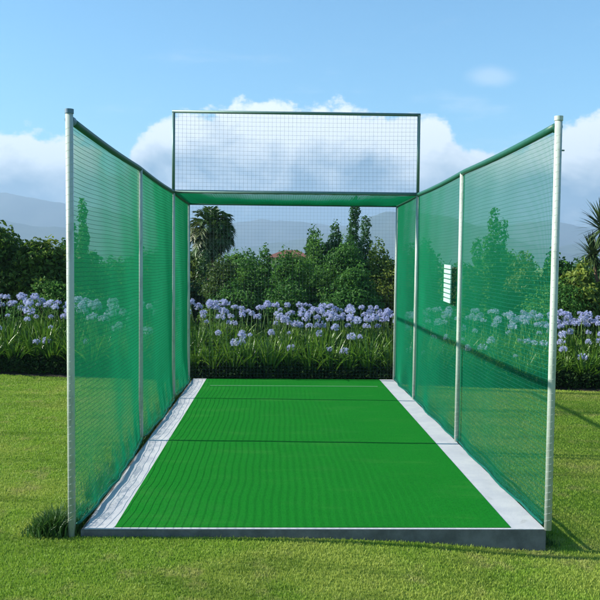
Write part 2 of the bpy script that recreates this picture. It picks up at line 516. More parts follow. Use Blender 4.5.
for side in (-1, 1):
    x = side * (HW + 0.012)
    pts = [(x, y, H - 0.012 * math.sin(math.pi * ((y % 2.6) / 2.6))) for y in np.linspace(0.03, Y4, 40)]
    MB().tube(pts, 0.024, 12).build('top_rail', MAT_RAIL, cage, True)
MB().tube([(-HW - .012, Y3, H + .005), (HW + .012, Y3, H + .005)], 0.022, 12).build('cross_rail', MAT_GALV, cage, True)
MB().tube([(-HW - .012, Y4, H - .012), (HW + .012, Y4, H - .012)], 0.022, 12).build('cross_rail', MAT_RAIL, cage, True)

uf = MB()
for sx in (-1, 1): uf.tube([(sx * (HW + 0.008), Y3, H + .02), (sx * (HW + 0.008), Y3, HU)], 0.019, 12)
uf.tube([(-HW - .026, Y3, HU), (HW + .026, Y3, HU)], 0.019, 12)
ufo = uf.build('raised_frame', MAT_GALV, cage, True)
# lighter 50 mm mesh in the raised frame
def grid_net(name, x0, x1, z0, z1, y, p, r, m, parent, bow):
    nx, nz = int(round((x1 - x0) / p)), int(round((z1 - z0) / p))
    def surf(X_, Z_):
        u = (X_ - x0) / (x1 - x0); v = (Z_ - z0) / (z1 - z0)
        Yy = y + bow * np.sin(np.pi * u) * np.sin(np.pi * v) + 0.006 * np.sin(X_ * 4.1 + Z_ * 3.0) * np.sin(np.pi * v)
        Zz = Z_ - 0.010 * np.sin(np.pi * u) * np.sin(np.pi * v)
        return np.stack([X_, Yy, Zz], -1)
    xs = np.linspace(x0, x1, nx + 1); zs = np.linspace(z0, z1, nz + 1)
    S = 24
    A = surf(*np.meshgrid(xs, np.linspace(z0, z1, S), indexing='ij'))
    B = surf(*[q.T for q in np.meshgrid(np.linspace(x0, x1, 40), zs, indexing='ij')])
    v1, f1 = tubes_np(A, r); v2, f2 = tubes_np(B, r)
    return mesh_obj(name, np.vstack([v1, v2]), np.vstack([f1, f2 + len(v1)]), m, parent, True)
grid_net('raised_net', -HW, HW, H + .02, HU - .01, Y3, 0.05, 0.0009, MAT_GREYCORD, ufo, 0.05)
grid_net('back_net', -HW, HW, 0.03, H - .02, Y4 + .01, 0.05, 0.0006, MAT_GREYCORD, cage, 0.06)

# side nets: thick rows every 45 mm, fine uprights every 20 mm
def side_x(side, Yv, Zv):
    bay = np.zeros_like(Yv)
    for a, b in ((0, Y2), (Y2, Y3), (Y3, Y4)):
        k = (Yv >= a) & (Yv <= b)
        bay = np.where(k, np.sin(np.pi * np.clip((Yv - a) / (b - a), 0, 1)), bay)
    v = np.clip(Zv / H, 0, 1)
    bulge = 0.024 * bay * np.sin(np.pi * v ** 0.8) + 0.004 * bay * np.sin(Yv * 5.3 + Zv * 2.2) * (1 - v)
    foot = np.exp(-(Zv / 0.22) ** 2) * np.clip(bay * 1.0, 0, 1) ** 0.4
    if side < 0:
        bulge = bulge + foot * (0.064 + 0.007 * np.sin(Yv * 7.0) + 0.004 * np.sin(Yv * 17 + 1)) * (0.85 + 0.35 * np.exp(-(Yv / 1.6) ** 2))
    else:
        bulge = bulge * 0.8 + foot * (0.02 + 0.012 * np.sin(Yv * 6.0 + 2))
    return -side * bulge
def side_net(side):
    P1, P2 = [], []
    ys = np.arange(0.03, Y4, 0.014); zs = np.arange(0.02, H, 0.030)
    Z1 = np.linspace(0.012, H - 0.02, 26)
    A, B = np.meshgrid(ys, Z1, indexing='ij')
    A2 = A + 0.004 * np.sin(B * 3 + A * 9)
    Pv = np.stack([side * (HW + .016) + side_x(side, A, B), A2, B], -1)
    Y1 = np.linspace(0.02, Y4, 90)
    Bz, Ay = np.meshgrid(zs, Y1, indexing='ij')
    sag = 0.005 * np.sin(Ay * 2.1 + 0.5) * (Bz / H) + 0.002 * np.sin(Ay * 7 + Bz * 5)
    Ph = np.stack([side * (HW + .016) + side_x(side, Ay, Bz), Ay, Bz - sag], -1)
    v1, f1 = tubes_np(Pv, 0.0010 if side < 0 else 0.00118); v2, f2 = tubes_np(Ph, 0.0011)
    o = mesh_obj('side_net', v1, f1, MAT_NET, cage, True)
    mesh_obj('net_rows', v2, f2, MAT_NETD, o, True)
    hem = []
    for y in np.linspace(0.04, Y4, 240):
        yy = np.array(y); zz = np.array(0.015)
        z = 0.016 + 0.012 * (0.5 + 0.5 * noise.noise(Vector((side, y * 5, 2))))
        hem.append((float(side * HW + side_x(side, yy, zz)) - side * .004 * noise.noise(Vector((y * 9, 0, side))), y, z))
    MB().tube(hem, 0.009, 8).build('hem_rope', MAT_NETD, o, True)
    # crumpled spare netting gathered along the foot
    Vv, Ff = [], []
    yy = np.linspace(0.05, Y4 - .03, 420)
    K = 7
    for i, y in enumerate(yy):
        xb = float(side * HW + side_x(side, np.array(y), np.array(0.02)))
        for k in range(K):
            t = k / (K - 1)
            n1 = noise.noise(Vector((y * 8, k * 0.7, side * 3.0))); n2 = noise.noise(Vector((y * 14, k * 1.1, 7 + side)))
            Vv.append((xb - side * (0.015 * n1 + 0.012 * math.sin(t * 5)), y + .006 * n2, 0.012 + 0.085 * t * (0.75 + 0.5 * n1) + 0.004 * n2))
    def m_sheer(T):
        g = T.add('ShaderNodeNewGeometry')
        n = T.noise(g.outputs['Position'], 120.0, 2.0)
        sh = principled(T, (0.002, 0.24, 0.15, 1), 0.6)
        sh = add_trans(T, sh, (0.002, 0.28, 0.17, 1), 0.5)
        tr = T.add('ShaderNodeBsdfTransparent'); mx = T.add('ShaderNodeMixShader')
        T.put(mx.inputs[0], T.ss(n, 0.45, 0.55, 0.03, 0.36))
        T.l.new(tr.outputs[0], mx.inputs[1]); T.l.new(sh, mx.inputs[2])
        return mx.outputs[0]
    for i in range(len(yy) - 1):
        for k in range(K - 1):
            a = i * K + k; Ff.append((a, a + 1, a + K + 1, a + K))
    mesh_obj('gathered_netting', Vv, Ff, bpy.data.materials.get('gathered_net') or mat('gathered_net', m_sheer), o, True)
side_net(-1); side_net(1)
# roof net over the last bay
A, B = np.meshgrid(np.arange(Y3 + .02, Y4, 0.03), np.linspace(-HW, HW, 40), indexing='ij')
def rz_(Yv, Xv): return H - 0.015 - 0.025 * np.sin(np.pi * (Yv - Y3) / (Y4 - Y3)) * np.cos(Xv * np.pi / 3) + .003 * np.sin(Xv * 13)
v1, f1 = tubes_np(np.stack([B, A, rz_(A, B)], -1), 0.0014)
A, B = np.meshgrid(np.arange(-HW, HW, 0.03), np.linspace(Y3, Y4, 20), indexing='ij')
v2, f2 = tubes_np(np.stack([A, B, rz_(B, A)], -1), 0.0014)
mesh_obj('roof_net', np.vstack([v1, v2]), np.vstack([f1, f2 + len(v1)]), MAT_NET, cage, True)

# white board hung on the right net
pA = (at(443, 264, 3.0).z + at(443, 302, 3.0).z) / 2
def board():
    e = empty('notice_board', (HW - 0.045, 2.78, 0))
    e.rotation_euler = (math.radians(1.8), 0, 0)
    tag(e, 'small white slatted board hanging on the right net between two posts', 'notice board')
    return e
bo = board()
by0, by1, bz0, bz1 = 2.90 - 2.78, 3.22 - 2.78, 1.30, 1.68
o = MB()
nsl = 8; hh = (bz1 - bz0) / nsl
for i in range(nsl):
    o.box((-0.006, by0, bz0 + i * hh + 0.006), (0.006, by1, bz0 + (i + 1) * hh - 0.006))
ob = o.build('slats', MAT_SIGN, bo); pass
MB().box((0.0065, by0 + .02, bz0), (0.010, by1 - .02, bz1)).build('backing', MAT_RAIL, bo)
MB().tube([(0.008, (by0 + by1) / 2, bz1), (0.035, (by0 + by1) / 2, bz1 + .05)], .002, 6).build('hanging_cord', MAT_NETD, bo)

# ------------------------------------------------------------------ grass
def inside_slab(x, y): return (x > -1.46) & (x < 1.515) & (y > -0.012) & (y < 7.03)
def blades(name, x, y, h, w, m, label, lean=0.55):
    n = len(x)
    z = gz(x, y) - 0.002
    a = rng.uniform(0, 2 * np.pi, n); la = rng.uniform(0, 2 * np.pi, n); lm = rng.uniform(0.05, lean, n) * h
    dx, dy = np.cos(a) * w / 2, np.sin(a) * w / 2
    V = np.empty((n, 5, 3))
    mx, my = np.cos(la) * lm * .3, np.sin(la) * lm * .3
    V[:, 0] = np.stack([x - dx, y - dy, z], -1); V[:, 1] = np.stack([x + dx, y + dy, z], -1)
    V[:, 2] = np.stack([x + mx + dx * .7, y + my + dy * .7, z + h * .55], -1)
    V[:, 3] = np.stack([x + mx - dx * .7, y + my - dy * .7, z + h * .55], -1)
    V[:, 4] = np.stack([x + np.cos(la) * lm, y + np.sin(la) * lm, z + h * rng.uniform(.85, 1, n)], -1)
    i = np.arange(n)[:, None] * 5
    T3 = np.concatenate([i + [0, 1, 2], i + [0, 2, 3], i + [3, 2, 4]], 1).reshape(-1, 3)
    o = mesh_obj(name, V.reshape(-1, 3), T3, m, None)
    if label: tag(o, label, kind='stuff')
    return o
N = 560000
Zd = 3.6 + (12.5 - 3.6) * rng.uniform(0, 1, N) ** 1.25
xx = CAM.x + Zd * 0.0275 + rng.uniform(-0.47, 0.47, N) * Zd; yy = CAM.y + Zd
keep = ~inside_slab(xx, yy) & (yy < BED_Y0 + 0.05 * np.sin(xx * 2.3) + .03)
xx, yy, Zd = xx[keep], yy[keep], Zd[keep]
dens = np.array([noise.fractal(Vector((a * 1.6, b * 1.6, 4)), 1, 2, 3) for a, b in zip(xx[::8], yy[::8])]).repeat(8)[:len(xx)]
h = (0.013 + 0.010 * rng.uniform(0, 1, len(xx))) * (1 + 0.5 * np.clip(dens, -0.6, 1))
blades('grass', xx, yy, h, 0.0022 + 0.0006 * Zd * rng.uniform(.6, 1.2, len(xx)), MAT_BLADE, 'short mown grass blades covering the lawn')
# longer dark grass left unmown along both sides of the slab
n = 9000
yl = rng.uniform(-0.02, 6.9, n); clump = np.array([noise.noise(Vector((v * 2.2, 1, 0))) for v in yl])
xl = -1.47 - np.abs(rng.normal(0, 0.055, n)) * (1.2 + clump)
hl = (0.05 + 0.07 * rng.uniform(0, 1, n)) * (1 + 0.9 * clump)
xr = 1.53 + np.abs(rng.normal(0, 0.035, n)); yr = rng.uniform(0.05, 6.95, n)
hr = rng.uniform(0.02, 0.06, n)
kb = rng.uniform(0, 1, n) < 0.55
blades('long_grass', np.concatenate([xl, xr[kb]]), np.concatenate([yl, yr[kb]]), np.concatenate([hl, hr[kb]]), 0.006, MAT_TALL, 'longer dark grass along both sides of the slab')
# tuft by the near left post
n = 900
xt = -1.66 + rng.normal(0, 0.062, n); yt = 0.06 + rng.normal(0, 0.05, n)
wt = blades('grass_tuft', xt, yt, rng.uniform(0.06, 0.19, n) * np.exp(-((xt + 1.62) / .16) ** 2), 0.012, MAT_TALL, None, 0.9)
tag(wt, 'dark leafy weed tuft at the foot of the near left post', 'weed tuft')

# ------------------------------------------------------------------ agapanthus
MAT_STRAP = leaf_mat('agapanthus_leaf', (0.045, 0.130, 0.014), (0.165, 0.30, 0.030), rough=0.38, trans=0.30)
MAT_STALK = leaf_mat('agapanthus_stalk', (0.10, 0.19, 0.04), (0.13, 0.23, 0.05), trans=0.1)
def m_fl(T):
    g = T.add('ShaderNodeNewGeometry')
    oi = T.add('ShaderNodeObjectInfo')
    c = T.mix(g.outputs['Random Per Island'], (0.38, 0.43, 0.64, 1), (0.82, 0.84, 0.95, 1))
    c = T.mix(T.math('MULTIPLY', oi.outputs['Random'], 0.5), c, (0.56, 0.58, 0.82, 1))
    return add_trans(T, principled(T, c, 0.6, spec=0.2), c, 0.35)
MAT_FLOWER = mat('agapanthus_petal', m_fl)

def strap_leaves(R, nl, hgt):
    Vv, Ff = [], []
    for i in range(nl):
        a = R.uniform(0, 2 * math.pi); L = R.uniform(0.55, 1.0) * hgt * 1.25; w = R.uniform(0.016, 0.028)
        r0 = R.uniform(0, 0.09); out = R.uniform(0.15, 0.75) * L; up = math.sqrt(max(L * L - out * out, 0.01)) * .92
        droop = R.uniform(0.15, 0.9) * (out / L)
        ca, sa = math.cos(a), math.sin(a); tw = R.uniform(-.5, .5)
        b = len(Vv); S = 7
        for k in range(S + 1):
            t = k / S
            rr = r0 + out * t ** 1.3; z = up * (t * (1 + droop * .55) - droop * .95 * t ** 3)
            ww = w * (0.65 + 0.5 * math.sin(math.pi * min(t * 1.1, 1)) if t < .8 else w * 0 + (1 - t) / .2 * .85 + .05) if t < .8 else w * ((1 - t) / .2 * .85 + .05)
            px_, py_ = -sa * math.cos(tw), ca * math.cos(tw)
            Vv += [(ca * rr - px_ * ww / 2, sa * rr - py_ * ww / 2, z + 0.006), (ca * rr, sa * rr, z), (ca * rr + px_ * ww / 2, sa * rr + py_ * ww / 2, z + 0.006 + math.sin(tw) * ww)]
        for k in range(S):
            q = b + 3 * k
            Ff += [(q, q + 1, q + 4, q + 3), (q + 1, q + 2, q + 5, q + 4)]
    return Vv, Ff
def umbel(R, rad, nf):
    Vv, Ff = [], []
    for i in range(nf):
        zc = R.uniform(-0.55, 1.0); an = R.uniform(0, 2 * math.pi); s = math.sqrt(1 - zc * zc)
        dv = Vector((s * math.cos(an), s * math.sin(an), zc)); dv = (dv + Vector((0, 0, -0.12))).normalized()
        o1 = dv.orthogonal().normalized(); o2 = dv.cross(o1)
        r1 = rad * R.uniform(0.75, 1.08); r0 = r1 - rad * 0.42
        # pedicel
        b = len(Vv)
        Vv += [tuple(o1 * .0015), tuple(-o1 * .0015), tuple(dv * r0)]; Ff.append((b, b + 1, b + 2))
        # six petals flaring
        ph = R.uniform(0, 1)
        b = len(Vv); Vv.append(tuple(dv * r0))
        ring = []
        for k in range(12):
            th = (k + ph) * math.pi / 6; e = o1 * math.cos(th) + o2 * math.sin(th)
            if k % 2 == 0: pnt = dv * (r1) + e * rad * 0.24
            else: pnt = dv * (r0 + (r1 - r0) * .62) + e * rad * 0.07
            Vv.append(tuple(pnt))
        for k in range(12): Ff.append((b, b + 1 + k, b + 1 + (k + 1) % 12))
    return Vv, Ff

protos = {'tall': [], 'short': [], 'mid': []}
mesh_cache = []
def mesh_only(name, VF, m, smooth=False):
    me = bpy.data.meshes.new(name); me.from_pydata(VF[0], [], VF[1]); me.materials.append(m); me.update()
    return me
RL = random.Random(11)
leaf_meshes = [mesh_only('leaves', strap_leaves(RL, 84, RL.uniform(.52, .64)), MAT_STRAP) for _ in range(6)]
head_meshes = [mesh_only('flower_head', umbel(RL, RL.uniform(.058, .084), RL.randint(34, 48)), MAT_FLOWER) for _ in range(6)]
def stalk_mesh(hh, lean):
    mb = MB(); mb.tube([(0, 0, 0), (lean * .3, 0, hh * .5), (lean, 0, hh)], [.007, .006, .005], 6)
    return mesh_only('flower_stalk', ([tuple(v) for v in mb.v], mb.f), MAT_STALK)
stalk_bank = {round(hh, 2): stalk_mesh(hh, 0.05) for hh in (0.42, 0.52, 0.62, 0.74, 0.84, 0.90, 0.96, 1.02)}
HS = sorted(stalk_bank)
GROUPS = {
    'l': ('lilac blue agapanthus in the bed left of the practice cage', 'agapanthus plants left of the cage'),
    'c': ('lilac blue agapanthus in the bed directly behind the far end of the pitch', 'agapanthus plants behind the pitch'),
    'r': ('lilac blue agapanthus in the bed right of the practice cage', 'agapanthus plants right of the cage')}
def plant(x, y, hts, lift, R):
    reg = 'l' if x < -2.35 else ('r' if x > 2.4 else 'c')
    e = empty('agapanthus', (x, y, float(gz(x, y)) + 0.05), R.uniform(0, 6.28))
    has = 'flower heads' if hts else 'leaves only'
    lab, grp = GROUPS[reg]
    if not hts:
        lab = lab.replace('lilac blue agapanthus', 'leafy flowerless agapanthus'); grp += ', without flowers'
    tag(e, lab, 'agapanthus', grp)
    lo = bpy.data.objects.new('leaves', R.choice(leaf_meshes)); COL.objects.link(lo); lo.parent = e
    lo.scale = (R.uniform(.9, 1.15), R.uniform(.9, 1.15), lift)
    for hh in hts:
        k = min(HS, key=lambda q: abs(q - hh))
        so_ = bpy.data.objects.new('flower_stalk', stalk_bank[k]); COL.objects.link(so_); so_.parent = e
        a = R.uniform(0, 6.28); so_.location = (R.uniform(-.13, .13), R.uniform(-.13, .13), 0)
        so_.rotation_euler = (R.uniform(-.13, .13), R.uniform(-.04, .15), a)
        ho_ = bpy.data.objects.new('flower_head', R.choice(head_meshes)); COL.objects.link(ho_); ho_.parent = so_
        ho_.location = (0.05, 0, k); s = R.uniform(.65, 1.22); ho_.scale = (s, s, s * R.uniform(.8, .95)); ho_.rotation_euler = (0, 0, R.uniform(0, 6))
R = random.Random(5)
for row, (y, dxr) in enumerate([(7.50, .30), (7.92, .28), (8.34, .26), (8.80, .23)]):
    x = -6.6 + R.uniform(0, .2)
    while x < 7.0:
        cl = 0.5 + 0.5 * noise.noise(Vector((x * 1.1, row * 0.35, 3.3)))
        if row == 0: hts = [R.uniform(.36, .70) for _ in range(R.choice((0, 1, 1, 2)))]; lift = R.uniform(.85, 1.05)
        elif row == 1: hts = [R.uniform(.58, .86) for _ in range(R.choice((0, 1, 2)) if cl < .5 else R.choice((1, 2, 3)))]; lift = R.uniform(1.05, 1.2)
        elif row == 2: hts = [R.uniform(.72, .97) for _ in range(R.choice((2, 3)) if cl < .42 else R.choice((4, 5)))]; lift = R.uniform(1.15, 1.32)
        else: hts = [R.uniform(.84, 1.06) for _ in range(R.choice((2, 3, 4)) if cl < .42 else R.choice((4, 5, 6)))]; lift = R.uniform(1.2, 1.4)
        plant(x, y + R.uniform(-.12, .12), hts, lift, R)
        x += dxr * R.uniform(.8, 1.2)

# near-black leaf mass added as the shade under the front agapanthus
def bed_shade():
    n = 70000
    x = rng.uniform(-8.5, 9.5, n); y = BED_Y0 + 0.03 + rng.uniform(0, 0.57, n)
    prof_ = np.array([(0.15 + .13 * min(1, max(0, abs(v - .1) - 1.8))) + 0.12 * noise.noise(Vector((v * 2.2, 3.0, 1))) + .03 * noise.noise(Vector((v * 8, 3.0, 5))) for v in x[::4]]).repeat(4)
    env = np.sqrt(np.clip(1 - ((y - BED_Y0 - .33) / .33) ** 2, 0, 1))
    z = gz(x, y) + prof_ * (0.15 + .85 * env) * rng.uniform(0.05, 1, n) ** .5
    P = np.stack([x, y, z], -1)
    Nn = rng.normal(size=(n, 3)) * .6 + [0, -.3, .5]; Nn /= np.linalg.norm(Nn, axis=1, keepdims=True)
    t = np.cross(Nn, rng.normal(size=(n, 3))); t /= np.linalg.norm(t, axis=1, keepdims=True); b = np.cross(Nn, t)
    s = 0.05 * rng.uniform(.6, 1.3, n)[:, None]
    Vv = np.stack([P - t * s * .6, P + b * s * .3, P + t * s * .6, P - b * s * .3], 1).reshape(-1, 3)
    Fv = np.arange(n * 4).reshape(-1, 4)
    tag(mesh_obj('shade_leaves', Vv, Fv, leaf_mat('shade_leaf', (0.006, 0.020, 0.005), (0.030, 0.070, 0.010), trans=.2, spec=.1, rough=.7)), 'low dark leaves added as shade along the front of the flower bed', kind='stuff')
bed_shade()

# ------------------------------------------------------------------ shrubs and trees
L_DARK = leaf_mat('dark_broad_leaf', (0.022, 0.058, 0.010), (0.085, 0.150, 0.022), (0.120, 0.180, 0.028), rough=0.5, trans=0.32, spec=.25)
L_LEFT = leaf_mat('broad_leaf', (0.034, 0.090, 0.010), (0.130, 0.215, 0.022), (0.175, 0.245, 0.030), rough=0.5, trans=0.4, spec=.25)
L_MID = leaf_mat('mid_green_leaf', (0.028, 0.105, 0.018), (0.085, 0.220, 0.032), (0.115, 0.250, 0.036), rough=0.55, trans=0.38, spec=.2)
L_YEL = leaf_mat('yellow_green_leaf', (0.045, 0.110, 0.014), (0.140, 0.220, 0.026), (0.190, 0.25, 0.035), rough=0.5, trans=0.36, spec=.25)
L_BLUE = leaf_mat('blue_green_leaf', (0.022, 0.085, 0.024), (0.065, 0.170, 0.045), rough=0.6, trans=0.32, spec=.2)
L_PALM = leaf_mat('palm_frond', (0.022, 0.075, 0.016), (0.075, 0.150, 0.030), (0.10, 0.13, 0.035), rough=0.45, trans=0.25)
L_SPIKE = leaf_mat('spiky_leaf', (0.025, 0.055, 0.018), (0.075, 0.120, 0.035), rough=0.4, trans=0.2)

def leaves_np(cent, rad, counts, size, up=0.25, aspect=1.9):
    """leaf quads over blobs. cent (B,3), rad (B,3)"""
    P, Nn = [], []
    for c, r, n in zip(cent, rad, counts):
        dv = rng.normal(size=(n, 3)); dv /= np.linalg.norm(dv, axis=1, keepdims=True)
        lump = 1 + 0.18 * np.sin(dv[:, 0] * 7 + c[0] * 5) * np.sin(dv[:, 1] * 6 + c[1]) + 0.14 * np.sin(dv[:, 2] * 9 + c[2] * 3)
        rr = (rng.uniform(0.25, 1.0, n) ** 0.45 * lump)[:, None]
        P.append(np.asarray(c) + dv * rr * np.asarray(r)); Nn.append(dv)
    P = np.vstack(P); Nn = np.vstack(Nn); n = len(P)
    Nn = Nn * 0.6 + rng.normal(size=(n, 3)) * 0.55 + np.array([0, 0, up]); Nn /= np.linalg.norm(Nn, axis=1, keepdims=True)
    t = np.cross(Nn, rng.normal(size=(n, 3))); t /= np.linalg.norm(t, axis=1, keepdims=True)
    b = np.cross(Nn, t)
    s = size * rng.uniform(0.6, 1.25, n)[:, None]
    V = np.empty((n, 5, 3)); hw = s * 0.5 / aspect * 1.0; hl = s * 0.5
    fold = Nn * s * 0.12
    V[:, 0] = P - t * hl; V[:, 1] = P + b * hw + fold; V[:, 2] = P + t * hl; V[:, 3] = P - b * hw + fold; V[:, 4] = P
    i = np.arange(n)[:, None] * 5
    F3 = np.concatenate([i + [0, 1, 4], i + [1, 2, 4], i + [2, 3, 4], i + [3, 0, 4]], 1).reshape(-1, 3)
    return V.reshape(-1, 3), F3

def limbs(base, cents, r0, R):
    mb = MB(); base = Vector(base)
    top_ = sum((Vector(c) for c in cents), Vector()) / len(cents)
    fork = base + (top_ - base) * 0.35
    mb.tube([base - Vector((0, 0, .1)), base + (fork - base) * .5 + Vector((R.uniform(-.05, .05), 0, 0)), fork], [r0 * 1.25, r0, r0 * .8], 8)
    for c in cents:
        c = Vector(c); mid = fork.lerp(c, .5) + Vector((R.uniform(-.1, .1), R.uniform(-.1, .1), R.uniform(-.05, .12)))
        mb.tube([fork, mid, c], [r0 * .55, r0 * .32, r0 * .12], 6)
        for _ in range(3):
            e = c + Vector((R.uniform(-.12, .12), R.uniform(-.12, .12), R.uniform(-.05, .12)))
            mb.tube([mid.lerp(c, R.uniform(.2, .9)), e], [r0 * .15, r0 * .05], 4, False)
    return mb

def tree(name, x, y, h, w, dep, m, size, n, label, cat, group=None, seed=0, low=0.12, style='round'):
    R = random.Random(seed * 31 + 7)
    z0 = float(gz(x, y))
    e = empty(name, (x, y, z0)); tag(e, label, cat, group)
    cents, rads = [], []
    if style == 'round':
        nb = 13
        for k in range(nb):
            a = R.uniform(0, 6.28); q = R.uniform(.15, 1) ** .6
            zz = R.uniform(low, .86); env = math.sin(math.pi * min(1, (zz + .18) / 1.12)) ** .6
            br = R.uniform(.17, .27) * min(w, h)
            cx_, cy_ = math.cos(a) * q * max(w / 2 * env - br * .7, 0), math.sin(a) * q * max(dep / 2 * env - br * .7, 0)
            cents.append((cx_, cy_, min(zz * h, h - br * .95))); rads.append((br * R.uniform(.95, 1.3), br * R.uniform(.95, 1.3), br * R.uniform(.75, 1.0)))
        cents.append((0, 0, h * .45)); rads.append((w * .32, dep * .32, h * .36))
        cents.append((R.uniform(-.1, .1) * w, 0, h * .84)); rads.append((w * .18, w * .18, h * .16))
    elif style == 'upright':          # several pointed upright plumes
        for k in range(5):
            a = (k / 4 - .5) * w * .62; hh = h * (1 - abs(k / 4 - .5) * R.uniform(.3, .9)); yy_ = R.uniform(-.3, .3) * dep
            for j in range(5):
                t = .18 + .80 * j / 4
                br = w * .24 * (1.1 - .62 * t)
                cents.append((a * (0.55 + .5 * t), yy_, hh * t - br * .6)); rads.append((br, br, hh * .13))
    elif style == 'column':
        for j in range(8):
            t = .1 + .88 * j / 7; br = w * .5 * (1.12 - .62 * t) * R.uniform(.85, 1.15)
            cents.append((R.uniform(-.08, .08) * w, R.uniform(-.08, .08) * w, h * t - br * .5)); rads.append((br, br, h * .10))
    vol = np.array([r[0] * r[1] + r[0] * r[2] for r in rads]); cnt = np.maximum(20, (vol / vol.sum() * n).astype(int))
    limbs((0, 0, 0), cents[:9] if style == 'round' else [(0, 0, cents[-1][2] * .8)], 0.035 + 0.02 * h, R).build('trunk', MAT_BARK, e, True)
    Vv, Ff = leaves_np(cents, rads, cnt, size)
    Vv[:, 2] = np.maximum(Vv[:, 2], 0.02)
    mesh_obj('crown', Vv, Ff, m, e)
    return e

def palm(name, px, pyc, Y, rad, nfr, label, leafm, trunk_r=.12, flen=None, nleaf=22, wleaf=.035, spread=(-.9, 1.3), grp=None, ldroop=.25):
    R = random.Random(int(px) * 3 + 1)
    c = at(px, pyc, Y); z0 = float(gz(c.x, Y)); hh = c.z - z0
    e = empty(name, (c.x, Y, z0)); tag(e, label, 'palm tree' if 'palm' in name else 'dragon tree', grp)
    mb = MB(); S = 14
    pts = [(0.04 * math.sin(k * .5), 0, hh * k / S - (.1 if k == 0 else 0)) for k in range(S + 1)]
    mb.tube(pts, [trunk_r * (1.15 if k % 2 else .95) * (1.2 - .3 * k / S) for k in range(S + 1)], 10)
    mb.build('trunk', MAT_PBARK, e, False)
    Vv, Ff = [], []
    for i in range(nfr):
        a = R.uniform(0, 6.28); e0 = R.uniform(*spread); L = rad * R.uniform(.8, 1.1)
        d0 = Vector((math.cos(a) * math.cos(e0), math.sin(a) * math.cos(e0), math.sin(e0)))
        side = Vector((-math.sin(a), math.cos(a), 0))
        p = Vector((0, 0, hh)); dirn = d0.copy(); seg = L / nleaf
        prev = p.copy()
        for k in range(nleaf):
            t = k / nleaf
            dirn = (dirn + Vector((0, 0, -ldroop * (0.2 + t) * .35))).normalized()
            q = p + dirn * seg
            b = len(Vv); rw = .012 * (1 - t) + .003
            Vv += [tuple(p - side * rw), tuple(p + side * rw), tuple(q + side * rw), tuple(q - side * rw)]; Ff.append((b, b + 1, b + 2, b + 3))
            if t > .22:
                ll = rad * .42 * math.sin(math.pi * min(1, (t - .1) / .95)) ** .6 * R.uniform(.8, 1.1)
                for sgn in (-1, 1):
                    tip = q + (side * sgn * .8 + dirn * .75 + Vector((0, 0, R.uniform(-.35, .25)))).normalized() * ll
                    md = q.lerp(tip, .5)
                    b = len(Vv); wd = dirn * wleaf * .5
                    Vv += [tuple(q), tuple(md + wd), tuple(tip - Vector((0, 0, ll * .15))), tuple(md - wd)]; Ff.append((b, b + 1, b + 2, b + 3))
            p = q
    mesh_obj('crown', Vv, Ff, leafm, e)
    return e

def spiky(name, px, pyc, Y, rosettes, label, trunk_r=.07):
    """tree with rosettes of sword leaves"""
    R = random.Random(int(px) + 5)
    c = at(px, pyc, Y); z0 = float(gz(c.x, Y)); hh = c.z - z0
    e = empty(name, (c.x, Y, z0)); tag(e, label, 'dragon tree')
    mb = MB(); Vv, Ff = [], []
    fork = Vector((0, 0, hh * .45))
    mb.tube([(0, 0, -.1), (0.02, 0, hh * .2), tuple(fork)], [trunk_r * 1.3, trunk_r, trunk_r * .9], 8)
    for dx_, dy_, dz_, rl in rosettes:
        p = Vector((dx_, dy_, hh + dz_)); md = fork.lerp(p, .6) + Vector((0, 0, -.08))
        mb.tube([tuple(fork), tuple(md), tuple(p)], [trunk_r * .7, trunk_r * .5, trunk_r * .45], 7)
        for i in range(150):
            a = R.uniform(0, 6.28); el_ = R.uniform(-.75, 1.45); L = rl * R.uniform(.75, 1.08)
            dv = Vector((math.cos(a) * math.cos(el_), math.sin(a) * math.cos(el_), math.sin(el_)))
            sd = Vector((-math.sin(a), math.cos(a), 0)); w = .024
            b = len(Vv); S = 5; q = p + Vector((0, 0, R.uniform(-.12, .02)))
            for k in range(S + 1):
                t = k / S; ww = w * (1 - t ** 2.2) + .002
                Vv += [tuple(q - sd * ww), tuple(q + sd * ww)]
                dv = (dv + Vector((0, 0, -.13 * t))).normalized(); q = q + dv * L / S
            for k in range(S): o_ = b + 2 * k; Ff.append((o_, o_ + 1, o_ + 3, o_ + 2))
    mb.build('trunk', MAT_PBARK, e, True)
    mesh_obj('crown', Vv, Ff, L_SPIKE, e)

def T(px, py, wpx, Y, m, label, cat='shrub', name='shrub', style='round', size=.075, n=9000, dep=None, group=None, low=.10):
    c = at(px, py, Y); z0 = float(gz(c.x, Y)); Zc = Y - CAM.y
    w = wpx * Zc / F_PX
    tree(name, c.x, Y, c.z - z0, w, dep or min(w, 2.2), m, size, n, label, cat, group, seed=int(px * 7 + py), low=low, style=style)

# left of the cage
T(-12, 218, 100, 10.7, L_LEFT, 'dark round broad leaved shrub at the left edge of the photo', size=.11, n=13000)
T(38, 240, 92, 10.6, L_LEFT, 'dark glossy shrub between the left edge and the near left post', size=.11, n=13000)
T(80, 208, 40, 12.2, L_MID, 'tall narrow loose tree just behind the near left post', 'tree', 'tree', 'upright', .09, 7000)
T(122, 258, 84, 10.8, L_MID, 'mid green shrub seen through the first bay of the left net', size=.09, n=11000)
T(166, 262, 56, 11.2, L_DARK, 'dark shrub seen through the far bays of the left net', size=.09, n=9000)
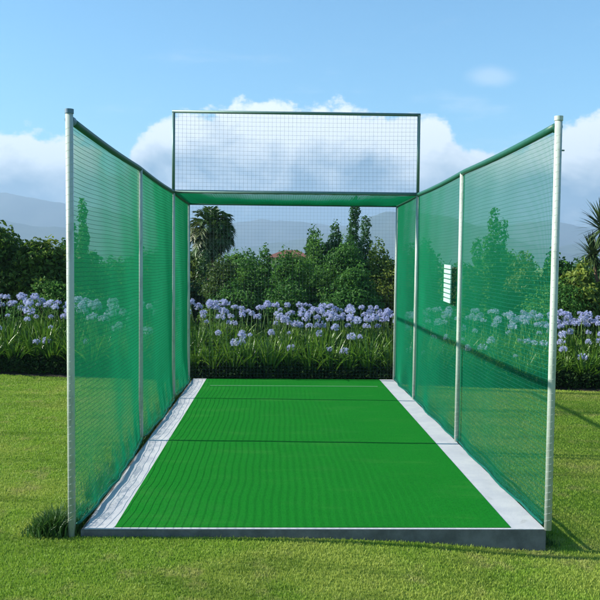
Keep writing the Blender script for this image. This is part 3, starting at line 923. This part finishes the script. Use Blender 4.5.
# behind the opening
palm('palm_tree', 211, 231, 13.5, 0.58, 150, 'shaggy palm with a round crown seen at the left of the back opening', L_PALM, .13, wleaf=.06, spread=(-1.3, 1.5), nleaf=14, ldroop=.6)
T(203, 252, 34, 11.6, L_PALM, 'brownish green shrub at the foot of the palm', size=.08, n=7000)
T(222, 256, 56, 10.3, L_DARK, 'dark leafy shrub under the palm behind the opening', size=.06, n=9000)
T(250, 250, 70, 10.9, L_MID, 'mid green shrub between the palm and the red roof', size=.065, n=12000)
T(268, 246, 40, 11.6, L_MID, 'shrub whose top touches the left end of the red roof', size=.07, n=8000)
T(290, 248, 66, 10.4, L_MID, 'bushy green shrub directly below the red roof', size=.065, n=12000)
T(313, 228, 42, 12.6, L_BLUE, 'blue green rounded tree just right of the red roof', 'tree', 'tree', 'round', .075, 10000)
T(314, 231, 52, 11.9, L_MID, 'green shrub below the two rounded blue green trees', size=.07, n=9000)
T(334, 221, 36, 12.7, L_BLUE, 'dark blocky tree beside the tallest pointed conifer', 'tree', 'tree', 'round', .07, 10000)
T(354, 204, 23, 12.4, L_BLUE, 'tallest pointed conifer rising behind the opening', 'conifer', 'conifer', 'column', .06, 9000)
T(366, 222, 19, 12.8, L_BLUE, 'short pointed conifer just right of the tallest one', 'conifer', 'conifer', 'column', .06, 5000)
T(342, 235, 66, 10.9, L_MID, 'mid green shrub in front of the conifers', size=.065, n=14000)
T(384, 240, 60, 11.0, L_YEL, 'yellow green shrub at the right of the back opening', size=.07, n=12000)
T(356, 262, 60, 10.1, L_MID, 'low shrub in front of the conifers beside the yellow green one', size=.065, n=10000)
# right of the opening, seen through the net and beyond
T(425, 240, 54, 11.2, L_MID, 'shrub seen through the far bays of the right net', size=.09, n=9000)
T(494, 218, 48, 12.0, L_MID, 'tall loose tree seen through the near bay of the right net', 'tree', 'tree', 'upright', .09, 8000)
T(462, 262, 66, 10.6, L_DARK, 'dark shrub seen behind the second right post', size=.09, n=9000)
T(525, 252, 66, 10.7, L_DARK, 'dark shrub seen through the net beside the near right post', size=.09, n=10000)
T(558, 250, 50, 11.8, L_MID, 'mid green shrub just right of the near right post, behind the sunlit one', size=.10, n=7000)
T(578, 262, 56, 10.2, L_YEL, 'sunlit large leaved shrub right of the near right post', size=.13, n=5200)
T(630, 258, 76, 10.9, L_DARK, 'dark shrub at the right edge of the photo', size=.11, n=9000)
spiky('dragon_tree', 603, 226, 11.6, [(0, 0, 0, .62), (-.12, .2, -.55, .5), (.45, .1, -.15, .6)], 'spiky dragon tree with sword leaves at the right edge')
for px, w_, wh in [(238, 70, 'left part of the opening'), (285, 70, 'middle of the opening under the red roof'), (345, 80, 'right part of the opening'), (60, 110, 'near left post'), (560, 90, 'near right post')]:
    T(px, 278, w_, 9.95, L_MID, 'low dense shrub directly behind the flowers, ' + wh, size=.065, n=8000, low=.05)
# a few more beyond the frame and a back row that closes the garden
k = 0
for px, py, w_, Y in [(-110, 232, 110, 10.9), (-190, 226, 110, 11.2), (715, 250, 100, 10.9), (800, 246, 110, 11.3)]:
    T(px, py, w_, Y, [L_DARK, L_MID][k % 2], ['large shrub beyond the left edge', 'farthest left shrub of the row', 'large shrub beyond the right edge', 'farthest right shrub of the row'][k], size=.12, n=7000); k += 1
names = ['behind the left edge shrub', 'behind the near left post', 'behind the left net', 'behind the palm', 'behind the low shrubs left of the red roof',
         'behind the pointed conifers', 'behind the far right post', 'behind the right net', 'behind the dragon tree']
for i, (px, py, w_) in enumerate([(0, 240, 110), (78, 244, 100), (150, 250, 90), (196, 252, 70), (240, 252, 76), (350, 246, 110), (420, 244, 90), (500, 250, 110), (600, 256, 120)]):
    T(px, py, w_, 14.6 + (i % 3) * .5, [L_DARK, L_MID, L_BLUE][i % 3], 'background shrub ' + names[i], size=.12, n=6500, group='background shrubs of the garden')

# ------------------------------------------------------------------ house with red roof
hx, hy = at(288, 255, 62).x, 62.0
zr = at(288, 250.0, 62).z; ze = zr - 0.70; zg = float(gz(hx, hy)) - 0.2
hs = empty('house', (hx, hy, 0)); tag(hs, 'distant house with a red tiled hip roof beyond the shrubs', 'house')
MB().box((-1.6, -2, zg), (1.6, 3, ze)).build('wall', mat('house_wall', lambda T: principled(T, (0.45, 0.40, 0.33, 1), 0.9)), hs)
def m_tile(T):
    g = T.add('ShaderNodeNewGeometry'); a = T.noise(g.outputs['Position'], 2.0, 5.0, .7)
    return principled(T, T.mix(a, (0.13, 0.040, 0.022, 1), (0.21, 0.075, 0.04, 1)), 0.8)
mesh_obj('roof', [(-1.9, -2.4, ze), (1.9, -2.4, ze), (1.9, 3.4, ze), (-1.9, 3.4, ze), (-.3, .5, zr), (.8, .5, zr), (-1.9, -2.4, ze + .08), (1.9, -2.4, ze + .08), (1.9, 3.4, ze + .08), (-1.9, 3.4, ze + .08)],
         [(0, 3, 2, 1), (0, 1, 7, 6), (1, 2, 8, 7), (2, 3, 9, 8), (3, 0, 6, 9), (6, 7, 5, 4), (7, 8, 5), (8, 9, 4, 5), (9, 6, 4)], mat('roof_tiles', m_tile), hs)
wf = MB().box((-1.0, -2.03, ze - 1.5), (0.0, -1.995, ze - .5)).build('window', mat('window_glass', lambda T: principled(T, (0.03, 0.04, 0.05, 1), 0.1)), hs)
print('objects', len(bpy.data.objects))
